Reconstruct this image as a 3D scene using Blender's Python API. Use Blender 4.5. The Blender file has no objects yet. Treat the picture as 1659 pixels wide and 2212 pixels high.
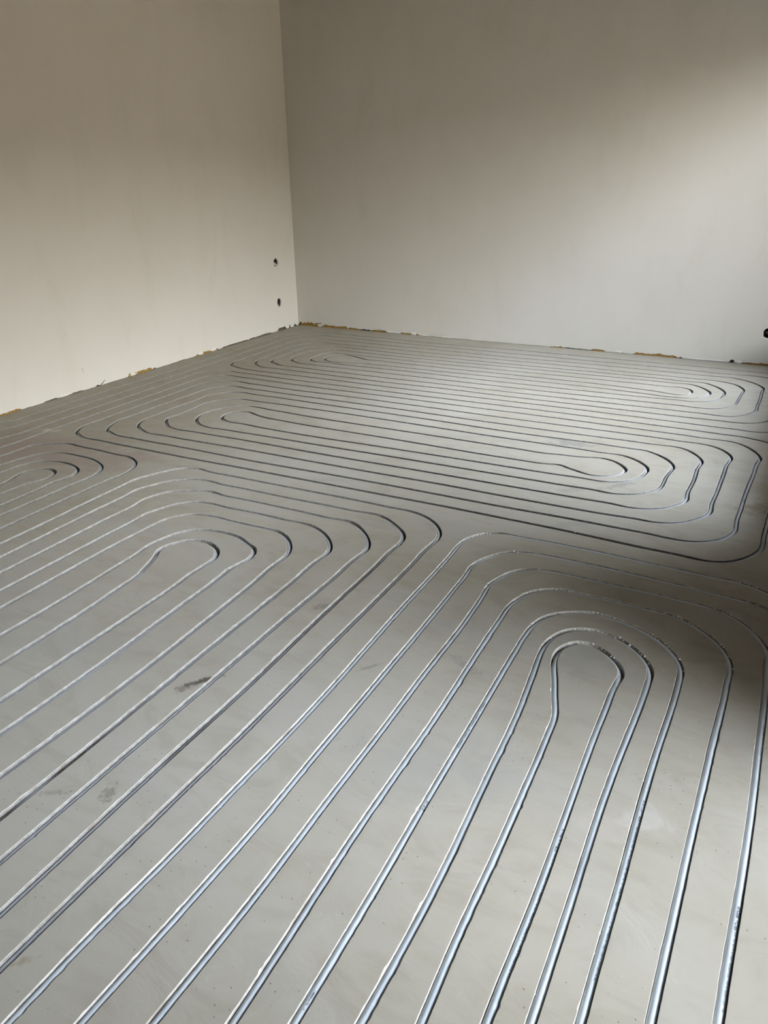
import bpy, math, random
import numpy as np
from mathutils import Vector, Matrix, noise
from mathutils.geometry import delaunay_2d_cdt
random.seed(4)
sc = bpy.context.scene
COL = sc.collection
PI = math.pi

# ------------------------------------------------------------------ camera
CAM = (3.756, -5.527, 1.2)
F_PX, PITCH, ROLL, YAW = 1604.398, 0.426994, -0.014969, 0.487785
def cam_vec(x, y, z):
    c, s = math.cos(ROLL), math.sin(ROLL); x, y = c*x - s*y, s*x + c*y
    x, y, z = x, -z, y
    c, s = math.cos(-PITCH), math.sin(-PITCH); y, z = c*y - s*z, s*y + c*z
    c, s = math.cos(YAW), math.sin(YAW); x, y = c*x - s*y, s*x + c*y
    return Vector((x, y, z))
cd = bpy.data.cameras.new('camera'); cam = bpy.data.objects.new('camera', cd); COL.objects.link(cam)
cd.sensor_fit = 'HORIZONTAL'; cd.sensor_width = 36.0; cd.lens = F_PX / 1659 * 36.0; cd.clip_start = 0.02
M = Matrix((cam_vec(1,0,0), cam_vec(0,1,0), cam_vec(0,0,1))).transposed().to_4x4()
M.translation = Vector(CAM); cam.matrix_world = M
sc.camera = cam

# ------------------------------------------------------------------ room sizes (metres)
RX, NY, CH, WT = 4.2, -7.4, 2.65, 0.22      # right wall, near wall, ceiling, wall thickness
WIN = (-2.88, -0.20, 0.34, 2.06)       # y0, y1, z0, z1 of the window in the right wall
DOR = (-5.15, -3.99, 0.03, 2.2)       # and of the garden door

# ------------------------------------------------------------------ sky, light, exposure
w = bpy.data.worlds.new('overcast_sky'); sc.world = w; w.use_nodes = True
nt = w.node_tree; nt.nodes.clear()
out = nt.nodes.new('ShaderNodeOutputWorld'); bg = nt.nodes.new('ShaderNodeBackground')
tc = nt.nodes.new('ShaderNodeTexCoord'); sp = nt.nodes.new('ShaderNodeSeparateXYZ')
rp = nt.nodes.new('ShaderNodeValToRGB'); mr = nt.nodes.new('ShaderNodeMapRange')
nt.links.new(tc.outputs['Generated'], sp.inputs[0]); nt.links.new(sp.outputs['Z'], mr.inputs['Value'])
mr.inputs['From Min'].default_value = -1; mr.inputs['From Max'].default_value = 1
nt.links.new(mr.outputs[0], rp.inputs[0])
cr = rp.color_ramp
cr.elements[0].position = 0.0; cr.elements[0].color = (0.05, 0.045, 0.035, 1)
cr.elements[1].position = 1.0; cr.elements[1].color = (1.10, 1.25, 1.58, 1)
for p_, c_ in ((0.495, (0.05, 0.045, 0.035, 1)), (0.505, (0.20, 0.18, 0.145, 1)), (0.60, (0.39, 0.375, 0.335, 1)), (0.69, (0.655, 0.665, 0.67, 1)), (0.80, (1.01, 1.12, 1.36, 1))):
    e = cr.elements.new(p_); e.color = c_
nt.links.new(rp.outputs[0], bg.inputs[0]); bg.inputs[1].default_value = 6.0
nt.links.new(bg.outputs[0], out.inputs[0])
def portal(name, y0, y1, z0, z1):
    l = bpy.data.lights.new(name, 'AREA'); l.shape = 'RECTANGLE'; l.size = z1 - z0; l.size_y = y1 - y0
    l.cycles.is_portal = True
    o = bpy.data.objects.new(name, l); COL.objects.link(o)
    o.location = (RX + WT + 0.01, (y0 + y1)/2, (z0 + z1)/2); o.rotation_euler = (0, PI/2, 0)
portal('window_portal', *WIN); portal('door_portal', *DOR)
vs = sc.view_settings
sc.display_settings.display_device = 'sRGB'
vs.view_transform = 'Standard'; vs.look = 'None'; vs.gamma = 1.0; vs.exposure = 2.86; vs.use_curve_mapping = False
sc.cycles.max_bounces = 6; sc.cycles.diffuse_bounces = 4; sc.cycles.glossy_bounces = 3; sc.cycles.use_adaptive_sampling = True; sc.cycles.adaptive_threshold = .025
sc.cycles.sample_clamp_indirect = 10; sc.cycles.transparent_max_bounces = 12

# ------------------------------------------------------------------ node helpers
class NT:
    def __init__(s, name):
        s.m = bpy.data.materials.new(name); s.m.use_nodes = True; s.t = s.m.node_tree; s.t.nodes.clear()
        s.out = s.n('ShaderNodeOutputMaterial'); s.b = s.n('ShaderNodeBsdfPrincipled'); s.l(s.b.outputs[0], s.out.inputs[0])
        s.pos = s.n('ShaderNodeNewGeometry').outputs['Position']
    def n(s, k, **kw):
        x = s.t.nodes.new(k)
        for a, b in kw.items(): setattr(x, a, b)
        return x
    def l(s, a, b): s.t.links.new(a, b)
    def put(s, sock, v):
        if hasattr(v, 'is_linked') or isinstance(v, bpy.types.NodeSocket): s.l(v, sock)
        else: sock.default_value = v
    def math(s, op, a, b=0.0, c=None, clamp=False):
        x = s.n('ShaderNodeMath', operation=op, use_clamp=clamp)
        s.put(x.inputs[0], a); s.put(x.inputs[1], b)
        if c is not None: s.put(x.inputs[2], c)
        return x.outputs[0]
    def mapping(s, v, scale=(1,1,1), loc=(0,0,0), rot=(0,0,0)):
        x = s.n('ShaderNodeMapping'); s.l(v, x.inputs[0]); x.inputs['Scale'].default_value = scale
        x.inputs['Location'].default_value = loc; x.inputs['Rotation'].default_value = rot; return x.outputs[0]
    def noise(s, v, scale, detail=4, rough=0.55, dist=0.0):
        x = s.n('ShaderNodeTexNoise'); s.l(v, x.inputs['Vector']); x.inputs['Scale'].default_value = scale
        x.inputs['Detail'].default_value = detail; x.inputs['Roughness'].default_value = rough; x.inputs['Distortion'].default_value = dist
        return x.outputs['Fac']
    def ramp(s, v, a, b, lo=0.0, hi=1.0):
        x = s.n('ShaderNodeMapRange', interpolation_type='SMOOTHSTEP'); s.put(x.inputs['Value'], v)
        x.inputs['From Min'].default_value = a; x.inputs['From Max'].default_value = b
        x.inputs['To Min'].default_value = lo; x.inputs['To Max'].default_value = hi; return x.outputs[0]
    def mix(s, f, a, b, mode='MIX'):
        x = s.n('ShaderNodeMix', data_type='RGBA', blend_type=mode); s.put(x.inputs[0], f)
        s.put(x.inputs[6], a); s.put(x.inputs[7], b); return x.outputs[2]
    def bump(s, h, dist, strength=1.0, prev=None):
        x = s.n('ShaderNodeBump'); s.l(h, x.inputs['Height']); x.inputs['Distance'].default_value = dist
        x.inputs['Strength'].default_value = strength
        if prev is not None: s.l(prev, x.inputs['Normal'])
        return x.outputs[0]
    def fin(s, color, rough, normal=None, spec=0.5):
        s.put(s.b.inputs['Base Color'], color); s.put(s.b.inputs['Roughness'], rough)
        s.b.inputs['Specular IOR Level'].default_value = spec
        if normal is not None: s.l(normal, s.b.inputs['Normal'])
        return s.m
def rgb(r, g, b): return (r, g, b, 1)

# stains and marks that lie on the floor itself: centre, half sizes, turn, colour, strength, raggedness
STAINS = [
 (2.586,-4.352, .055,.012, .9, (.07,.06,.045), .85, 40), (2.565,-4.39, .035,.016, 1.2, (.14,.12,.09), .6, 60),
 (2.979,-2.099, .13,.05, .3, (.20,.20,.19), .55, 22), (2.90,-2.06, .07,.03, 0, (.24,.24,.23), .5, 30),
 (2.553,-4.798, .04,.010, .5, (.20,.19,.16), .5, 50), (2.663,-4.746, .018,.03, .3, (.16,.14,.11), .6, 90),
 (2.677,-3.895, .045,.02, .8, (.15,.14,.12), .5, 60), (0.465,-3.048, .05,.035, .2, (.62,.60,.55), .7, 30),
 (3.813,-2.54, .10,.06, .4, (.20,.16,.11), .5, 18), (3.247,-4.368, .28,.13, .35, (.30,.30,.28), .30, 7),
 (3.43,-3.78, .16,.13, .0, (.27,.27,.255), .38, 8), (3.216,-2.98, .09,.03, .5, (.27,.26,.24), .4, 25),
 (3.278,-2.539, .10,.025, .9, (.20,.19,.17), .5, 28), (3.12,-2.66, .10,.03, .6, (.24,.23,.21), .4, 30),
 (2.814,-5.09, .03,.008, .9, (.24,.21,.14), .6, 60), (2.05,-2.04, .06,.03, .2, (.27,.26,.245), .45, 25),
 (2.52,-3.31, .10,.05, .2, (.29,.28,.26), .35, 16), (2.125,-4.4, .25,.1, .3, (.30,.285,.255), .30, 8),
 (0.62,-3.30, .60,.34, .2, (.31,.245,.215), .6, 3), (2.15,-3.0, .09,.03, .3, (.28,.27,.25), .4, 25),
 (3.62,-4.35, .07,.04, .2, (.42,.385,.34), .5, 12), (3.70,-4.30, .05,.04, .2, (.50,.49,.46), .35, 14),
 (2.95,-4.10, .04,.008, .9, (.17,.16,.14), .5, 70), (3.18,-3.98, .06,.02, -.4, (.20,.195,.18), .45, 50),
]
def floor_material():
    k = NT('smooth_screed'); P = k.pos
    n1 = k.noise(P, 1.3, 5, .6, .6); n2 = k.noise(k.mapping(P, (1, 2.2, 1), rot=(0,0,.5)), 4.5, 6, .62, 1.4); n3 = k.noise(P, 38, 4, .6)
    n4 = k.noise(P, 380, 2, .5)
    c = k.mix(k.ramp(n1, .32, .68), rgb(.335,.307,.247), rgb(.37,.35,.298))
    c = k.mix(k.ramp(n2, .35, .70, 0, .40), c, rgb(.40,.382,.33))
    c = k.mix(k.ramp(n2, .50, .30, 0, .32), c, rgb(.29,.268,.222))
    c = k.mix(k.ramp(n3, .62, .78, 0, .35), c, rgb(.45,.44,.405))
    c = k.mix(k.ramp(n4, .58, .74, 0, .30), c, rgb(.30,.295,.27))
    # cloudy trowel arcs
    wv = k.n('ShaderNodeTexWave', wave_type='RINGS', rings_direction='Z'); k.l(k.mapping(P, (1,1,1), (-1.2,7.6,0)), wv.inputs['Vector'])
    wv.inputs['Scale'].default_value = .7; wv.inputs['Distortion'].default_value = 9; wv.inputs['Detail'].default_value = 5; wv.inputs['Detail Scale'].default_value = 1.4
    c = k.mix(k.ramp(wv.outputs['Fac'], .82, 1.0, 0, .25), c, rgb(.37,.36,.33))
    for (x, y, a, b, r, col, st, rg) in STAINS:
        v = k.n('ShaderNodeVectorMath', operation='SUBTRACT'); k.l(P, v.inputs[0]); v.inputs[1].default_value = (x, y, 0)
        q = k.mapping(k.mapping(v.outputs[0], rot=(0,0,-r)), (1/a, 1/b, 0))
        ln = k.n('ShaderNodeVectorMath', operation='LENGTH'); k.l(q, ln.inputs[0])
        f = k.math('ADD', ln.outputs['Value'], k.math('MULTIPLY', k.math('SUBTRACT', k.noise(P, rg, 4, .65, .8), .5), 3.2))
        c = k.mix(k.ramp(f, 1.15, .25, 0, st), c, rgb(*col))
    # pin holes of trapped air, in loose clusters
    vo = k.n('ShaderNodeTexVoronoi', voronoi_dimensions='2D'); k.l(P, vo.inputs['Vector']); vo.inputs['Scale'].default_value = 42
    cl = k.ramp(k.noise(P, 9, 2), .53, .60)
    sep = k.n('ShaderNodeSeparateColor'); k.l(vo.outputs['Color'], sep.inputs[0])
    hole = k.math('MULTIPLY', k.ramp(vo.outputs['Distance'], .082, .04), k.math('MULTIPLY', cl, k.math('GREATER_THAN', sep.outputs[0], .45)))
    c = k.mix(k.math('MULTIPLY', hole, .5), c, rgb(.12,.115,.10))
    h = k.math('ADD', k.math('MULTIPLY', n3, .5), k.math('MULTIPLY', n4, .16))
    h = k.math('SUBTRACT', h, k.math('MULTIPLY', hole, 2.0))
    nb = k.bump(h, .0006, .5); nb = k.bump(n2, .006, .35, nb)
    return k.fin(c, k.ramp(n2, .3, .7, .46, .58), nb, 0.0)
def plaster_material(name, base, seed):
    k = NT(name); P = k.mapping(k.pos, loc=(seed, 0, 0))
    n1 = k.noise(P, 1.1, 4, .55, .4); n2 = k.noise(k.mapping(P, (1,1,.35)), 5, 5, .6, .5); n3 = k.noise(P, 70, 3, .6); n4 = k.noise(P, 420, 2)
    c = k.mix(k.ramp(n1, .3, .7), rgb(base[0]*.965, base[1]*.965, base[2]*.95), rgb(*base))
    c = k.mix(k.ramp(n2, .35, .7, 0, .35), c, rgb(base[0]*1.03, base[1]*1.03, base[2]*1.04))
    c = k.mix(k.ramp(n2, .45, .3, 0, .5), c, rgb(base[0]*.93, base[1]*.925, base[2]*.90))
    c = k.mix(k.ramp(n3, .70, .80, 0, .25), c, rgb(base[0]*.85, base[1]*.84, base[2]*.80))
    nb = k.bump(n4, .0005, .35); nb = k.bump(n3, .0015, .25, nb); nb = k.bump(n2, .01, .2, nb)
    return k.fin(c, .72, nb, .3)
def cut_material(name, g):
    k = NT(name); P = k.pos
    a = k.noise(P, 60, 4); b = k.noise(P, 700, 3)
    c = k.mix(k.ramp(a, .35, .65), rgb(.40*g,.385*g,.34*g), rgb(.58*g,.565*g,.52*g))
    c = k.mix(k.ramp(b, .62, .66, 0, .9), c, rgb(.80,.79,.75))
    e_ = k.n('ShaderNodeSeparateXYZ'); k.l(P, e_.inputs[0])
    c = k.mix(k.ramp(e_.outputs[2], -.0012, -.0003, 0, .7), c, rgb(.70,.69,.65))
    c = k.mix(k.ramp(k.noise(P, 7, 3), .55, .72, 0, .6), c, rgb(.26,.21,.15))
    return k.fin(c, .85, k.bump(b, .0012, .8), .2)
def crumb_material():
    k = NT('white_plaster_crumb'); b = k.noise(k.pos, 900, 3)
    return k.fin(k.mix(b, rgb(.74,.73,.70), rgb(.86,.855,.83)), .9, k.bump(b, .001, .6), .2)
def pipe_material(name='grey_plastic_pipe', g=1.0, sat=1.0):
    k = NT(name); P = k.pos
    at = k.n('ShaderNodeAttribute', attribute_name='dirt').outputs['Fac']
    a = k.noise(P, 9, 3); b = k.noise(P, 330, 3, .6); d = k.noise(k.mapping(P, (1,.25,1)), 120, 4, .7)
    c = k.mix(k.ramp(a, .3, .7), rgb(.43*g, .475*g*(.9+.1*sat), .500*g*(.87+.13*sat)), rgb(.50*g, .545*g*(.9+.1*sat), .570*g*(.87+.13*sat)))
    c = k.mix(k.ramp(d, .60, .78, 0, .35), c, rgb(.60*g,.60*g,.57*g))
    c = k.mix(k.ramp(b, .68, .78, 0, .35), c, rgb(.20,.20,.20))
    f = k.math('MULTIPLY', at, k.ramp(k.noise(P, 45, 4, .6), .30, .55, .55, 1.0), clamp=True)
    c = k.mix(f, c, rgb(.085,.060,.045))
    return k.fin(c, k.mix(at, rgb(.55,.55,.55), rgb(.8,.8,.8)), k.bump(b, .0002, .4), .3)
def plain(name, c0, c1, scale, rough, bump=.001):
    k = NT(name); n = k.noise(k.pos, scale, 4, .6)
    return k.fin(k.mix(k.ramp(n, .35, .65), rgb(*c0), rgb(*c1)), rough, k.bump(n, bump, .6), .3)
def glass_material():
    k = NT('window_glass'); k.t.nodes.remove(k.b)
    tr = k.n('ShaderNodeBsdfTransparent'); gl = k.n('ShaderNodeBsdfGlossy'); gl.inputs['Roughness'].default_value = .01
    mx = k.n('ShaderNodeMixShader'); fr = k.n('ShaderNodeFresnel'); fr.inputs[0].default_value = 1.45
    tr.inputs[0].default_value = (.95,.955,.95,1)
    k.l(fr.outputs[0], mx.inputs[0]); k.l(tr.outputs[0], mx.inputs[1]); k.l(gl.outputs[0], mx.inputs[2]); k.l(mx.outputs[0], k.out.inputs[0])
    return k.m
MF = floor_material(); MCUT = cut_material('fresh_cut_screed', 1.0); MCUTD = cut_material('dark_cut_screed', .42); MCUTM = cut_material('grey_cut_screed', .66); MCR = crumb_material(); MP = pipe_material('grey_plastic_pipe', .95); MPD = pipe_material('darker_plastic_pipe', .80, .45)
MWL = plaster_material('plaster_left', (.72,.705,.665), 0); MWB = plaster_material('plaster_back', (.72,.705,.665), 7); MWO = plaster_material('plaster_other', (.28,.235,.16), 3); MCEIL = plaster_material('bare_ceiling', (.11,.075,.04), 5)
MINK = plain('black_ink', (.035,.04,.05), (.08,.085,.10), 900, .5, .0001)
MINK2 = plain('faint_grey_ink', (.09,.105,.125), (.20,.22,.25), 900, .5, .0001)
MFOAM = plain('ochre_foam', (.20,.115,.030), (.42,.26,.075), 120, .8, .004)
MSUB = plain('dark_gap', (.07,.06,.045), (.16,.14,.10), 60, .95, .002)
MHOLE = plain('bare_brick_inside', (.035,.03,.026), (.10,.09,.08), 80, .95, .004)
MCOND = plain('pale_conduit', (.42,.41,.39), (.62,.61,.58), 120, .6)
MFRAME = plain('white_frame', (.74,.74,.72), (.80,.80,.78), 30, .4)
MGR = plain('garden_soil', (.08,.054,.022), (.12,.080,.034), 2, .95, .02)
MBLOCK = plain('sky_blocker_brown', (.10,.07,.04), (.15,.10,.06), 3, .95, .01)  # brown of the added blocker outside the window
MGL = glass_material()

# ------------------------------------------------------------------ mesh helpers
def mesh_obj(name, verts, faces, mat, parent=None, smooth=False, mats=None, midx=None):
    me = bpy.data.meshes.new(name); me.from_pydata([tuple(v) for v in verts], [], faces)
    for m_ in (mats or [mat]): me.materials.append(m_)
    if midx is not None: me.polygons.foreach_set('material_index', midx)
    if smooth: me.polygons.foreach_set('use_smooth', [True]*len(me.polygons))
    me.update()
    o = bpy.data.objects.new(name, me); COL.objects.link(o)
    if parent: o.parent = parent
    return o
def struct(o): o['kind'] = 'structure'; return o
class MB:
    def __init__(s): s.v = []; s.f = []
    def box(s, x0, x1, y0, y1, z0, z1):
        b = len(s.v); s.v += [(x,y,z) for z in (z0,z1) for y in (y0,y1) for x in (x0,x1)]
        s.f += [(b,b+2,b+3,b+1),(b+4,b+5,b+7,b+6),(b,b+1,b+5,b+4),(b+2,b+6,b+7,b+3),(b,b+4,b+6,b+2),(b+1,b+3,b+7,b+5)]
    def quad(s, *p): b = len(s.v); s.v += p; s.f.append(tuple(range(b, b+len(p))))
    def build(s, name, mat, parent=None, **k): return mesh_obj(name, s.v, s.f, mat, parent, **k)

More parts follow.
